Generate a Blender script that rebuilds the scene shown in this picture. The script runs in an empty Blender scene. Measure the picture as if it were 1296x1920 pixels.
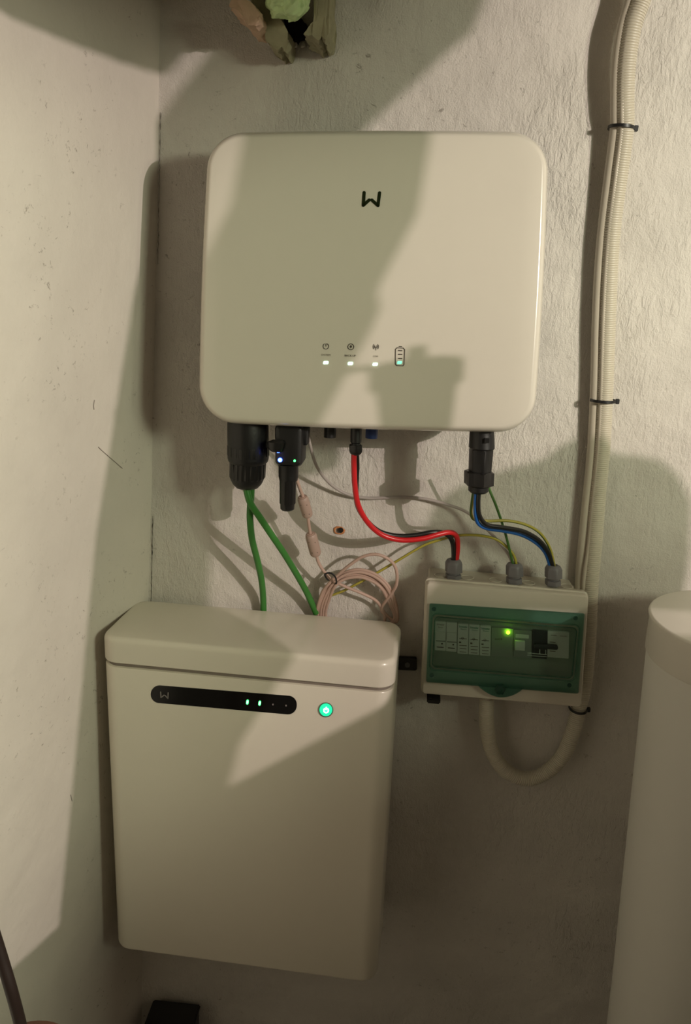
import bpy, bmesh, math, random
import numpy as np
from mathutils import Vector, noise
random.seed(7)
S = bpy.context.scene
COL = S.collection

# ------------------------------------------------------------------ camera, lights, exposure
F = 1500.0
CAM = np.array([.4518, -1.3852, 1.75])
PITCH, YAW, ROLL = -.2675, .0779, -.0394
def rotm(p, y, r):
    cy, sy, cp, sp, cr, sr = math.cos(y), math.sin(y), math.cos(p), math.sin(p), math.cos(r), math.sin(r)
    return (np.array([[cy,-sy,0],[sy,cy,0],[0,0,1]]) @ np.array([[1,0,0],[0,cp,-sp],[0,sp,cp]])
            @ np.array([[cr,0,sr],[0,1,0],[-sr,0,cr]]))
MR = rotm(PITCH, YAW, ROLL)
cd = bpy.data.cameras.new('camera'); cam = bpy.data.objects.new('camera', cd); COL.objects.link(cam)
cd.sensor_fit = 'VERTICAL'; cd.sensor_height = 36; cd.lens = 36 * F / 1920; cd.clip_start = .02
from mathutils import Matrix
m4 = Matrix.Identity(4)
for i in range(3):
    m4[i][0] = MR[i][0]; m4[i][1] = MR[i][2]; m4[i][2] = -MR[i][1]; m4[i][3] = CAM[i]
cam.matrix_world = m4
S.camera = cam
S.view_settings.view_transform = 'Standard'; S.view_settings.look = 'None'
S.view_settings.gamma = 1; S.view_settings.exposure = 0.0
S.view_settings.use_curve_mapping = False

LAMP = Vector((2.14, -1.85, 2.20))
def point_light(name, loc, power, color, r):
    l = bpy.data.lights.new(name, 'POINT'); l.energy = power; l.color = color; l.shadow_soft_size = r
    o = bpy.data.objects.new(name, l); o.location = loc; COL.objects.link(o); return o
def area_light(name, loc, target, sx, sy, power, color):
    l = bpy.data.lights.new(name, 'AREA'); l.shape = 'RECTANGLE'; l.size = sx; l.size_y = sy; l.energy = power; l.color = color
    o = bpy.data.objects.new(name, l); o.location = loc; COL.objects.link(o)
    o.rotation_euler = (Vector(target) - Vector(loc)).to_track_quat('-Z', 'Y').to_euler(); return o
KEY = point_light('key_bulb_light', LAMP, 114, (1.0, .83, .785), .006)
FILL = area_light('soft_fill_light', (2.22, -1.98, 2.24), (.6, -.1, 1.3), .5, .34, 37, (.92, 1.0, .72))  # added soft fill beside the bulb; no fixture is built for it
w = bpy.data.worlds.new('world'); S.world = w; w.use_nodes = True
w.node_tree.nodes['Background'].inputs[0].default_value = (.9, 1, .7, 1)
w.node_tree.nodes['Background'].inputs[1].default_value = 0.0

# ------------------------------------------------------------------ pixel <-> world helpers (sight lines through the photo)
def ray(px, py): return MR @ np.array([(px - 648) / F, 1, (960 - py) / F])
def at(px, py, y=0.0):
    d = ray(px, py); return Vector(CAM + d * ((y - CAM[1]) / d[1]))
def onplane(px, py, n, c):
    d = ray(px, py); n = np.array(n); return Vector(CAM + d * ((c - n @ CAM) / (n @ d)))
LW_N = (1, -.3, -.0454); LW_C = .018 - .0454 * 2.109          # the leaning left wall
def lwx(y, z): return LW_C + .3 * y + .0454 * z
def atl(px, py): return onplane(px, py, LW_N, LW_C)
def INV(px, py, out=0.0):                                       # inverter front plane
    tx, tz = -.06, .02; n = np.array([tz, 1, tx]); c = -(.17 + out) + tx * 1.765 + tz * .377
    return onplane(px, py, n, c)
def BAT(px, py, out=0.0):                                       # battery front plane
    return onplane(px, py, (.04, 1, 0), -(.194 + out) + .04 * .2)
def YP(y): return lambda px, py, out=0.0: at(px, py, y - out)

# ------------------------------------------------------------------ materials
def mat(name, col, rough=.5, metal=0, spec=.5, emit=None, es=0, coat=0, noise_amt=0, nscale=40, bump=0, bscale=60):
    m = bpy.data.materials.new(name); m.use_nodes = True; nt = m.node_tree; b = nt.nodes['Principled BSDF']
    b.inputs['Base Color'].default_value = (*col, 1); b.inputs['Roughness'].default_value = rough
    b.inputs['Metallic'].default_value = metal; b.inputs['Specular IOR Level'].default_value = spec
    b.inputs['Coat Weight'].default_value = coat; b.inputs['Coat Roughness'].default_value = .12
    if emit: b.inputs['Emission Color'].default_value = (*emit, 1); b.inputs['Emission Strength'].default_value = es
    tc = nt.nodes.new('ShaderNodeTexCoord')
    n = nt.nodes.new('ShaderNodeTexNoise'); n.inputs['Scale'].default_value = nscale; n.inputs['Detail'].default_value = 5
    nt.links.new(tc.outputs['Object'], n.inputs['Vector'])
    mx = nt.nodes.new('ShaderNodeMix'); mx.data_type = 'RGBA'
    k = 1 - max(noise_amt, .015)
    mx.inputs[6].default_value = (*[c * k for c in col], 1); mx.inputs[7].default_value = (*[min(1, c * (2 - k)) for c in col], 1)
    nt.links.new(n.outputs['Fac'], mx.inputs[0]); nt.links.new(mx.outputs[2], b.inputs['Base Color'])
    if bump:
        n2 = nt.nodes.new('ShaderNodeTexNoise'); n2.inputs['Scale'].default_value = bscale; n2.inputs['Detail'].default_value = 6
        nt.links.new(tc.outputs['Object'], n2.inputs['Vector'])
        bp = nt.nodes.new('ShaderNodeBump'); bp.inputs['Strength'].default_value = bump; bp.inputs['Distance'].default_value = .002
        nt.links.new(n2.outputs['Fac'], bp.inputs['Height']); nt.links.new(bp.outputs[0], b.inputs['Normal'])
    return m

def plaster(name, col, coarse=1.0, fine=1.0, specks=True, stain=.1):
    m = bpy.data.materials.new(name); m.use_nodes = True; nt = m.node_tree; N = nt.nodes; Lk = nt.links
    b = N['Principled BSDF']; b.inputs['Roughness'].default_value = .85; b.inputs['Specular IOR Level'].default_value = .25
    tc = N.new('ShaderNodeTexCoord')
    def nz(scale, detail=6, rough=.55, dist=0, vec=None):
        n = N.new('ShaderNodeTexNoise'); n.inputs['Scale'].default_value = scale; n.inputs['Detail'].default_value = detail
        n.inputs['Roughness'].default_value = rough; n.inputs['Distortion'].default_value = dist
        Lk.new(vec or tc.outputs['Object'], n.inputs['Vector']); return n.outputs['Fac']
    def math_(op, a, bb):
        x = N.new('ShaderNodeMath'); x.operation = op
        for i, v in enumerate((a, bb)):
            if isinstance(v, (int, float)): x.inputs[i].default_value = v
            else: Lk.new(v, x.inputs[i])
        return x.outputs[0]
    def ramp(f, p0, p1):
        r = N.new('ShaderNodeMapRange'); r.inputs[1].default_value = p0; r.inputs[2].default_value = p1
        Lk.new(f, r.inputs[0]); return r.outputs[0]
    # brushed, dabbed plaster: patches of coarse dabs where the mask is high
    mask = ramp(nz(3.5, 3), .42, .62)
    mp = N.new('ShaderNodeMapping'); mp.inputs['Rotation'].default_value = (0, .9, 0); mp.inputs['Scale'].default_value = (1, 1, .38)
    Lk.new(tc.outputs['Object'], mp.inputs['Vector'])
    dabs = nz(120, 5, .62, .8, mp.outputs[0])
    grain = nz(420, 3, .6)
    lumps = nz(14, 5, .5)
    h = math_('ADD', math_('MULTIPLY', math_('MULTIPLY', dabs, mask), 1.3 * coarse), math_('MULTIPLY', grain, .35 * fine))
    h = math_('ADD', h, math_('MULTIPLY', dabs, .35 * coarse))
    h = math_('ADD', h, math_('MULTIPLY', lumps, 3.0))
    if specks:
        sp = ramp(nz(55, 5, .7, .8), .725, .75)
        h = math_('SUBTRACT', h, math_('MULTIPLY', sp, 1.2))
    bp = N.new('ShaderNodeBump'); bp.inputs['Strength'].default_value = .8; bp.inputs['Distance'].default_value = .0040 if coarse > .5 else .0022
    Lk.new(h, bp.inputs['Height']); Lk.new(bp.outputs[0], b.inputs['Normal'])
    mx = N.new('ShaderNodeMix'); mx.data_type = 'RGBA'
    mx.inputs[6].default_value = (*col, 1); mx.inputs[7].default_value = (*[c * (1 - stain) for c in col], 1)
    Lk.new(ramp(nz(5, 6, .6), .4, .7), mx.inputs[0]); out = mx.outputs[2]
    if specks:
        m2 = N.new('ShaderNodeMix'); m2.data_type = 'RGBA'; m2.inputs[7].default_value = (.12, .09, .065, 1)
        Lk.new(out, m2.inputs[6])
        dirt = math_('MULTIPLY', ramp(nz(75, 6, .8, .5), .60, .66), ramp(nz(5.5, 3), .46, .56))
        Lk.new(math_('MULTIPLY', dirt, .6), m2.inputs[0]); out = m2.outputs[2]
    Lk.new(out, b.inputs['Base Color'])
    return m

def tinted(name, tint, amount, rough=.06, body=(.03, .12, .08)):
    # clear coloured plastic: tinted see-through plus a thin body colour and a gloss
    m = bpy.data.materials.new(name); m.use_nodes = True; nt = m.node_tree; N = nt.nodes; Lk = nt.links
    b = N['Principled BSDF']; b.inputs['Base Color'].default_value = (*body, 1); b.inputs['Roughness'].default_value = rough
    t = N.new('ShaderNodeBsdfTransparent'); t.inputs[0].default_value = (*tint, 1)
    g = N.new('ShaderNodeBsdfGlossy'); g.inputs['Roughness'].default_value = rough
    fr = N.new('ShaderNodeFresnel'); fr.inputs[0].default_value = 1.45
    mx = N.new('ShaderNodeMixShader'); mx.inputs[0].default_value = amount
    Lk.new(t.outputs[0], mx.inputs[1]); Lk.new(b.outputs[0], mx.inputs[2])
    m2 = N.new('ShaderNodeMixShader'); Lk.new(fr.outputs[0], m2.inputs[0]); Lk.new(mx.outputs[0], m2.inputs[1]); Lk.new(g.outputs[0], m2.inputs[2])
    Lk.new(m2.outputs[0], N['Material Output'].inputs[0]); return m

M = dict(
    wall=plaster('rough_plaster', (.70, .655, .60)),
    wall_l=plaster('smooth_plaster', (.68, .63, .56), coarse=.12, fine=.25, specks=True, stain=.07),
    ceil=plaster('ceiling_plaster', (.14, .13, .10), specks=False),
    floor=mat('concrete', (.09, .075, .06), .9, noise_amt=.3, nscale=12, bump=.4),
    white=mat('white_enamel', (.76, .715, .62), .22, coat=.25),
    white_b=mat('white_enamel_battery', (.76, .71, .60), .30, coat=.2),
    rim=mat('seam_grey', (.22, .185, .155), .6),
    casting=mat('grey_casting', (.17, .17, .17), .5, metal=.6),
    logo=mat('logo_dark', (.035, .05, .02), .25, metal=.6),
    ink=mat('printed_ink', (.06, .045, .035), .6),
    ink_l=mat('printed_ink_light', (.16, .13, .10), .6),
    strip=mat('display_black', (.006, .006, .006), .12),
    logo_g=mat('logo_grey', (.22, .20, .19), .4),
    ledw=mat('led_white_green', (.8, 1, .9), .3, emit=(.55, 1, .72), es=3.2),
    ledt=mat('led_teal', (.4, .9, .75), .3, emit=(.2, .9, .66), es=.9),
    ledg=mat('led_green', (.1, 1, .2), .3, emit=(.06, 1, .16), es=5),
    ledg_core=mat('led_green_core', (.6, 1, .6), .3, emit=(.5, 1, .55), es=6),
    ledy=mat('led_lime', (.4, 1, .05), .3, emit=(.38, 1, .02), es=9),
    ledb=mat('led_blue', (.1, .2, 1), .3, emit=(.03, .08, 1), es=14),
    ledb_core=mat('led_blue_core', (.7, .8, 1), .3, emit=(.5, .6, 1), es=14),
    led_off=mat('led_off', (.25, .22, .22), .4),
    button=mat('button_glow', (.05, .9, .5), .3, emit=(.0, .62, .30), es=1.0),
    button_sym=mat('button_symbol', (1, 1, 1), .3, emit=(.80, 1, .90), es=2.2),
    chrome=mat('ring_metal', (.25, .42, .33), .3, metal=.8),
    black=mat('black_plastic', (.010, .0095, .010), .42, bump=.1, bscale=200),
    black_g=mat('black_rubber', (.014, .013, .013), .33),
    blackc=mat('black_cable', (.012, .012, .011), .35),
    red=mat('red_cable', (.62, .018, .022), .33),
    blue=mat('blue_cable', (.018, .12, .42), .35),
    green=mat('green_cable', (.045, .20, .035), .38, noise_amt=.12, nscale=60),
    ylw=mat('wire_yellow', (.42, .36, .055), .45),
    grn=mat('wire_green', (.06, .15, .03), .45),
    beige=mat('beige_cable', (.50, .345, .28), .5, noise_amt=.04),
    ferrite=mat('ferrite_plastic', (.42, .30, .245), .5, bump=.15, bscale=90),
    greyc=mat('grey_cable', (.42, .37, .345), .5),
    gland=mat('gland_grey', (.165, .155, .165), .45),
    boxw=mat('box_cream', (.60, .55, .46), .38, bump=.08, bscale=300),
    tray=mat('tray_grey', (.30, .37, .29), .5),
    module=mat('module_white', (.86, .88, .83), .45),
    module_d=mat('module_grey', (.34, .37, .33), .5),  # even mid grey of the blank cover, switch and fuse gaps
    module_k=mat('module_dark', (.03, .035, .035), .4),
    brand_g=mat('module_print_green', (.02, .28, .16), .5),
    conduit=mat('conduit_cream', (.60, .55, .45), .42),
    cable_c=mat('sheath_cream', (.58, .52, .43), .35),
    tank=mat('tank_white', (.74, .70, .62), .42, coat=.1),
    tank_b=mat('tank_body', (.70, .68, .62), .55),
    foam=mat('foam_green', (.64, .82, .42), .75, noise_amt=.12, nscale=50, bump=.7, bscale=45),
    wood=mat('weathered_wood', (.34, .31, .20), .85, noise_amt=.35, nscale=35, bump=.9, bscale=60),
    wood_l=mat('broken_wood', (.52, .36, .25), .85, noise_amt=.3, nscale=45, bump=.8, bscale=70),
    dark=mat('dark_recess', (.015, .012, .008), 1),
    terra=mat('terracotta', (.10, .038, .02), .8, noise_amt=.2, bump=.3),
    brownc=mat('brown_cable', (.018, .010, .008), .5),
    orange=mat('wall_plug', (.55, .22, .08), .7, noise_amt=.3, nscale=120),
    galv=mat('bracket_dark', (.03, .026, .022), .5, metal=.3),
    glass_f=tinted('door_frame_green', (.60, .83, .74), .24, .14, (.10, .30, .21)),
    glass_p=tinted('door_pane_green', (.93, .985, .95), .01, .04, (.05, .2, .14)),
    caster=mat('caster_white', (.62, .60, .55), .5),
    bulb=mat('bulb_glow', (1, .9, .8), .4, emit=(1.0, .85, .74), es=30),
    panel=mat('fill_panel', (1, 1, .9), .5, emit=(.93, 1, .70), es=2.0),
    beam=mat('caster_timber', (.20, .15, .10), .9, noise_amt=.3, bump=.6),
)

# ------------------------------------------------------------------ object helpers
def link(name, me, m, parent=None, smooth=True, mats=None):
    o = bpy.data.objects.new(name, me); COL.objects.link(o)
    for x in (mats or [m]): me.materials.append(x)
    if smooth:
        for p in me.polygons: p.use_smooth = True
        try: me.set_sharp_from_angle(angle=math.radians(38))
        except Exception: pass
    if parent:
        o.parent = parent; o.matrix_parent_inverse = parent.matrix_world.inverted() if False else Matrix.Translation(-parent.location)
    return o
def tag(o, label=None, cat=None, group=None, kind=None):
    if label: o['label'] = label
    if cat: o['category'] = cat
    if group: o['group'] = group
    if kind: o['kind'] = kind
    return o
def thing(name, label, cat, loc, group=None):
    o = bpy.data.objects.new(name, None); o.empty_display_size = .02; COL.objects.link(o); o.location = loc
    return tag(o, label, cat, group)
def struct(o): o['kind'] = 'structure'; return o
def mesh_from(bm, name):
    bmesh.ops.recalc_face_normals(bm, faces=bm.faces)
    me = bpy.data.meshes.new(name); bm.to_mesh(me); bm.free(); return me
def loft_into(bm, rings, cap0=True, cap1=True, closed=True, mi=None):
    vs = [[bm.verts.new(p) for p in r] for r in rings]; n = len(vs[0])
    for a, b in zip(vs, vs[1:]):
        for i in range(n if closed else n - 1):
            f = bm.faces.new((a[i], a[(i + 1) % n], b[(i + 1) % n], b[i]))
            if mi: f.material_index = mi(i, n)
    if cap0: bm.faces.new(vs[0])
    if cap1: bm.faces.new(list(reversed(vs[-1])))
def loft(name, rings, m, parent=None, **k):
    bm = bmesh.new(); loft_into(bm, rings, **k); return link(name, mesh_from(bm, name), m, parent)
def box(name, lo, hi, m, parent=None, bevel=.0, seg=2):
    bm = bmesh.new(); bmesh.ops.create_cube(bm, size=1)
    for v in bm.verts:
        v.co = Vector([lo[i] + (v.co[i] + .5) * (hi[i] - lo[i]) for i in range(3)])
    if bevel: bmesh.ops.bevel(bm, geom=bm.edges[:], offset=bevel, segments=seg, affect='EDGES')
    return link(name, mesh_from(bm, name), m, parent)
def catmull(P, step=.004):
    P = [Vector(p) for p in P]; out = []
    Q = [P[0] * 2 - P[1]] + P + [P[-1] * 2 - P[-2]]
    for i in range(1, len(Q) - 2):
        p0, p1, p2, p3 = Q[i-1:i+3]; n = max(2, int((p2 - p1).length / step))
        for j in range(n):
            t = j / n
            out.append(.5 * ((2*p1) + (p2-p0)*t + (2*p0-5*p1+4*p2-p3)*t*t + (3*p1-p0-3*p2+p3)*t**3))
    out.append(P[-1]); return out
def resample(P, step):
    d = [0]
    for a, b in zip(P, P[1:]): d.append(d[-1] + (b - a).length)
    n = max(2, int(d[-1] / step)); out = []; j = 0
    for i in range(n + 1):
        s = d[-1] * i / n
        while j < len(d) - 2 and d[j + 1] < s: j += 1
        t = (s - d[j]) / max(1e-9, d[j+1] - d[j]); out.append(P[j].lerp(P[j+1], min(1, t)))
    return out
def tube_rings(P, rad, n=12, flat=1.0, ref=Vector((0, -1, 0))):
    rings = []; prev = None
    for i, p in enumerate(P):
        t = (P[min(i+1, len(P)-1)] - P[max(i-1, 0)]).normalized()
        u = ref - t * ref.dot(t) if prev is None else prev - t * prev.dot(t)
        u = u.normalized(); prev = u; v = t.cross(u)
        r = rad(i) if callable(rad) else rad
        rings.append([p + u * (r * flat * math.cos(2*math.pi*k/n)) + v * (r * math.sin(2*math.pi*k/n)) for k in range(n)])
    return rings
def tube(name, P, rad, m, parent=None, n=12, step=.004, flat=1.0, mats=None, mi=None):
    P = resample(catmull(P, step), step)
    bm = bmesh.new(); loft_into(bm, tube_rings(P, rad, n, flat), mi=mi)
    return link(name, mesh_from(bm, name), m, parent, mats=mats)
def corrugated(name, P, r, m, parent=None, pitch=.0036, amp=.0013, n=24):
    P = resample(catmull(P, .003), pitch / 4)
    prof = [0, amp * .85, amp, amp * .85]
    bm = bmesh.new(); loft_into(bm, tube_rings(P, lambda i: r - amp + prof[i % 4], n))
    return link(name, mesh_from(bm, name), m, parent)
def pp(pts):            # list of (px,py,y)
    return [at(*p) for p in pts]
def scale_at(px, py, y): return (at(px + 10, py, y) - at(px - 10, py, y)).length / 20
def lathe(name, prof, y, m, parent=None, n=40, flute=0, nfl=16, hexn=0, squash=1.0):
    """prof: (px, py, radius in px) down the axis"""
    bm = bmesh.new(); rings = []
    for q in prof:
        px, py, r = q[:3]; fl = q[3] if len(q) > 3 else 0
        c = at(px, py, y); s = scale_at(px, py, y); R = r * s; ring = []
        for k in range(n):
            a = 2 * math.pi * k / n; rr = R
            if fl == 'f': rr = R * (1 - .05 * (1 if math.cos(a * nfl) > .2 else 0))
            if fl == 'h':
                aa = (a + math.pi/12) % (math.pi / 3) - math.pi / 6; rr = R * .93 / math.cos(aa)
            ring.append(c + Vector((rr * math.cos(a), rr * squash * math.sin(a), 0)))
        rings.append(ring)
    loft_into(bm, rings); return link(name, mesh_from(bm, name), m, parent)
def rounded(quad, r, n=8, inset=0.0, bow=0.0):
    """quad: 2D TL,TR,BR,BL -> rounded, inset ring with 4*(n+1) points (+bow along the sides)"""
    q = [Vector(p) for p in quad]; c = sum(q, Vector((0, 0))) / 4; N = 4
    lines = []
    for i in range(N):
        a, b = q[i], q[(i+1) % N]; d = (b - a).normalized(); nrm = Vector((-d.y, d.x))
        if nrm.dot(c - a) < 0: nrm = -nrm
        lines.append((a + nrm * inset, d, nrm))
    cor = []
    for i in range(N):
        (a, d, _), (b, e, _) = lines[i-1], lines[i]
        t = ((b.x - a.x) * e.y - (b.y - a.y) * e.x) / (d.x * e.y - d.y * e.x); cor.append(a + d * t)
    rr = max(r - inset, .0008); out = []
    for i in range(N):
        p = cor[i]; d0 = (cor[i-1] - p).normalized(); d1 = (cor[(i+1) % N] - p).normalized()
        half = math.acos(max(-1, min(1, d0.dot(d1)))) / 2; tl = rr / math.tan(half)
        cen = p + (d0 + d1).normalized() * (rr / math.sin(half))
        s, e = p + d0 * tl, p + d1 * tl
        a0 = math.atan2(s.y - cen.y, s.x - cen.x); a1 = math.atan2(e.y - cen.y, e.x - cen.x)
        da = (a1 - a0 + math.pi) % (2 * math.pi) - math.pi
        for k in range(n + 1):
            a = a0 + da * k / n; out.append(Vector((cen.x + rr * math.cos(a), cen.y + rr * math.sin(a))))
    if bow:
        full = []
        for i, p in enumerate(out):
            full.append(p)
            if i % (n + 1) == n:
                qn = out[(i + 1) % len(out)]; d = (qn - p); nrm = Vector((d.y, -d.x)).normalized()
                if nrm.dot(p - c) < 0: nrm = -nrm
                for k in range(1, 12):
                    t = k / 12; full.append(p + d * t + nrm * (bow * 4 * t * (1 - t)))
        out = full
    return out
def pxplate(name, quad, fn, thick, m, parent=None, r=0, out=0.0, bev=0.0, n=6, back=None):
    """rounded plate whose front outline is given in photo pixels on the plane fn; solid thickness towards the wall"""
    def ring(ins, off, rr):
        return [fn(p.x, p.y, off) for p in rounded(quad, rr, n, ins)]
    base = ring(0, out, r)
    dy = Vector((0, thick, 0))
    rings = [[p + dy for p in ring(0, out, r)]]
    if bev:
        s = scale_at(quad[0][0], quad[0][1], -.15)
        rings += [[p + Vector((0, bev, 0)) for p in base], [p + Vector((0, bev * .3, 0)) for p in ring(bev * .3 / s, out, r)], ring(bev / s, out, r)]
    else: rings.append(base)
    return loft(name, rings, m, parent)
def strokes(name, segs, wpx, fn, m, parent=None, out=.0003, thick=.0004, caps=6):
    bm = bmesh.new()
    for a, b in segs:
        a = Vector(a); b = Vector(b); d = (b - a).normalized() if (b - a).length else Vector((1, 0)); t = math.atan2(d.y, d.x); pts = []
        for k in range(caps + 1):
            an = t - math.pi / 2 + math.pi * k / caps; pts.append(b + Vector((math.cos(an), math.sin(an))) * wpx / 2)
        for k in range(caps + 1):
            an = t + math.pi / 2 + math.pi * k / caps; pts.append(a + Vector((math.cos(an), math.sin(an))) * wpx / 2)
        f = [fn(p.x, p.y, out + thick) for p in pts]; g = [fn(p.x, p.y, out - .001) for p in pts]
        loft_into(bm, [g, f])
    return link(name, mesh_from(bm, name), m, parent, smooth=False)
def arcseg(cx, cy, r, a0, a1, n=14, sq=1.0):
    P = [(cx + r * math.cos(math.radians(a0 + (a1 - a0) * i / n)), cy + r * sq * math.sin(math.radians(a0 + (a1 - a0) * i / n))) for i in range(n + 1)]
    return list(zip(P, P[1:]))
def text(name, s, cx, cy, h, fn, m, parent, slope=0.0, out=.0006, width=None, bold=0.0):
    cu = bpy.data.curves.new('t', 'FONT'); cu.body = s; cu.size = 1; cu.align_x = 'CENTER'; cu.align_y = 'CENTER'; cu.offset = bold
    cu.resolution_u = 2
    o = bpy.data.objects.new('t', cu); COL.objects.link(o)
    me = bpy.data.meshes.new_from_object(o.evaluated_get(bpy.context.evaluated_depsgraph_get())) if False else None
    bpy.context.view_layer.update(); dg = bpy.context.evaluated_depsgraph_get()
    me = bpy.data.meshes.new_from_object(o.evaluated_get(dg)); bpy.data.objects.remove(o)
    xs = [v.co.x for v in me.vertices]; ys = [v.co.y for v in me.vertices]
    sc = h / max(1e-6, max(ys) - min(ys)); sx = sc if width is None else width / max(1e-6, max(xs) - min(xs))
    my = (max(ys) + min(ys)) / 2; mxx = (max(xs) + min(xs)) / 2
    for v in me.vertices:
        u = (v.co.x - mxx) * sx; w_ = (v.co.y - my) * sc; v.co = fn(cx + u, cy - w_ + slope * u, out)
    me.materials.clear()
    return link(name, me, m, parent, smooth=False)

# ------------------------------------------------------------------ the room
RX, RY, RZ = 2.7, -2.6, 2.42
def grid(name, fn, nu, nv, m, thick):
    bm = bmesh.new(); vs = [[bm.verts.new(fn(i / nu, j / nv)) for j in range(nv + 1)] for i in range(nu + 1)]
    for i in range(nu):
        for j in range(nv): bm.faces.new((vs[i][j], vs[i+1][j], vs[i+1][j+1], vs[i][j+1]))
    g = bmesh.ops.extrude_face_region(bm, geom=bm.faces[:])
    bmesh.ops.translate(bm, verts=[v for v in g['geom'] if isinstance(v, bmesh.types.BMVert)], vec=thick)
    return struct(link(name, mesh_from(bm, name), m))
def back_pt(u, v):
    z = -.02 + v * (RZ + .04); x0 = lwx(0, z) - .12; x = x0 + u * (RX - x0 + .1)
    a = .0035 * noise.noise(Vector((x * 3, 1.3, z * 3))) + .0018 * noise.noise(Vector((x * 11, 5, z * 11)))
    return Vector((x, max(0, a) * .0 + a * .5 + .002, z))
grid('wall_back', back_pt, 150, 140, M['wall'], (0, .12, 0))
def left_pt(u, v):
    z = -.02 + v * (RZ + .04); y = .02 - u * (-RY + .1)
    a = .006 * noise.noise(Vector((7, y * 2.2, z * 2.2))) + .0012 * noise.noise(Vector((2, y * 14, z * 14)))
    return Vector((lwx(y, z) + a * .6, y, z))
grid('wall_left', left_pt, 110, 110, M['wall_l'], (-.12, 0, 0))
struct(box('wall_right', (RX, RY - .1, 0), (RX + .1, .1, RZ), M['ceil']))
struct(box('wall_front', (-1.3, RY - .1, 0), (RX + .1, RY, RZ), M['ceil']))
struct(box('floor', (-1.3, RY - .1, -.1), (RX + .1, .12, 0), M['floor']))
struct(box('ceiling', (-1.3, RY - .1, RZ), (RX + .1, .12, RZ + .1), M['ceil']))

# hairline crack running down the corner
wb = bpy.data.objects['wall_back']
def crack(name, pts, r, parent=wb):
    return tube(name, pts, r, M['dark'], parent, n=6, step=.003)
P = []
for i in range(60):
    z = 2.02 - i * .004; P.append(Vector((lwx(0, z) + .0045 + .0016 * noise.noise(Vector((0, i * .5, 3))), .0005, z)))
crack('crack', P, lambda i: .0002 + .0006 * abs(noise.noise(Vector((i * .23, 0, 0)))))
P = []
for i in range(60):
    z = 1.34 - i * .0034; P.append(Vector((lwx(0, z) + .0045 + .002 * noise.noise(Vector((0, i * .4, 9))), .0005, z)))
crack('crack', P, lambda i: .0002 + .0011 * abs(noise.noise(Vector((i * .23, 4, 0)))))
wl = bpy.data.objects['wall_left']
for seq in ([(243, 1205), (241, 1225), (244, 1250), (240, 1272)], [(176, 750), (174, 760), (175, 768)], [(183, 838), (190, 845), (205, 858), (228, 878)], [(92, 488), (93, 496)], [(131, 1490), (134, 1502)]):
    P = [atl(x, y) for x, y in seq]; P = [Vector((lwx(p.y, p.z) + .0012, p.y, p.z)) for p in P]
    tube('scratch', P, .0006, M['rim'], wl, n=6, step=.003)
# ------------------------------------------------------------------ inverter
IQ = [(383, 242), (1037, 240), (1007, 818), (364, 797)]
inv = thing('inverter', 'large glossy white rounded inverter on the wall with four small indicator lights', 'inverter', at(690, 810, -.02))
def iring(ins_px, off, r=76, dy=0.0, sh=0):
    return [INV(p.x, p.y, off) + Vector((0, dy, 0)) for p in rounded(IQ, r, 14, ins_px, bow=2.6)]
cov = [iring(2, 0, dy=.062), iring(0, 0, dy=.055)]
for k in range(0, 9):
    a = k / 8 * math.pi / 2
    cov.append(iring(.5 + 17 * (1 - math.cos(a)), 0, dy=.030 * (1 - math.sin(a))))
cov.append(iring(50, .0002)); cov.append(iring(75, .0002, r=100))
loft('front_cover', cov, M['white'], inv)
loft('rear_housing', [iring(16, 0, dy=.148), iring(14, 0, dy=.13), iring(14, 0, dy=.0625), iring(16, 0, dy=.06)], M['casting'], inv)
IO = lambda px, py, out=0.0: INV(px, py, out + .0002)
tag(strokes('logo', [((683, 361), (681.5, 385)), ((681.5, 385), (692.5, 375)), ((697.5, 375), (709, 385.5)), ((709, 385.5), (712, 361.5))], 6, IO, M['logo'], inv), 'dark angular logo mark')
# printed symbols
strokes('power_symbol', arcseg(611.2, 649.3, 5.3, -60, 240) + [((611.6, 644.5), (611.2, 649.5))], 1.1, IO, M['ink'], inv)
strokes('backup_symbol', arcseg(658, 650.2, 5.6, 0, 360) + [((658, 647.8), (658, 652.5)), ((656.8, 648.5), (656.9, 651)), ((659.3, 648.5), (659.2, 651))], 1.2, IO, M['ink'], inv)
sy = [((705, 650.5), (705, 656.5)), ((705, 649.8), (705, 650.8))]
for r in (2.6, 5.0): sy += arcseg(705, 650, r, -45, 45, 5, 1.2) + arcseg(705, 650, r, 135, 225, 5, 1.2)
strokes('signal_symbol', sy, 1.0, IO, M['ink'], inv)
text('caption', 'SYSTEM', 611.2, 665.5, 3.4, IO, M['ink_l'], inv, .03, width=17)
text('caption', 'BACK-UP', 657, 666.8, 3.6, IO, M['ink'], inv, .03, width=21)
text('caption', 'COM', 704.5, 668.2, 3.2, IO, M['ink_l'], inv, .03, width=9)
def para(cx, cy, w_, h, sk=1.5): return [(cx - w_/2 + sk, cy - h/2), (cx + w_/2 + sk, cy - h/2 - .3), (cx + w_/2 - sk, cy + h/2), (cx - w_/2 - sk, cy + h/2 + .3)]
for cx, cy in ((611, 680), (657, 681.5), (703.5, 683)):
    pxplate('status_light', para(cx, cy, 9.5, 5.2, .8), IO, .002, M['ledw'], inv, r=1.8, out=.0006)
strokes('battery_symbol', [((744.5, 652.2), (756.5, 652.6)), ((741.8, 655), (741.5, 682.5)), ((759, 655.5), (757.6, 683.5)), ((744, 685.4), (755.5, 686)),
        ((741.8, 655), (744.5, 652.2)), ((759, 655.5), (756.5, 652.6)), ((741.5, 682.5), (744, 685.4)), ((757.6, 683.5), (755.5, 686)), ((748.5, 649.5), (753.5, 649.7))], 1.35, IO, M['ink'], inv)
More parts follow.
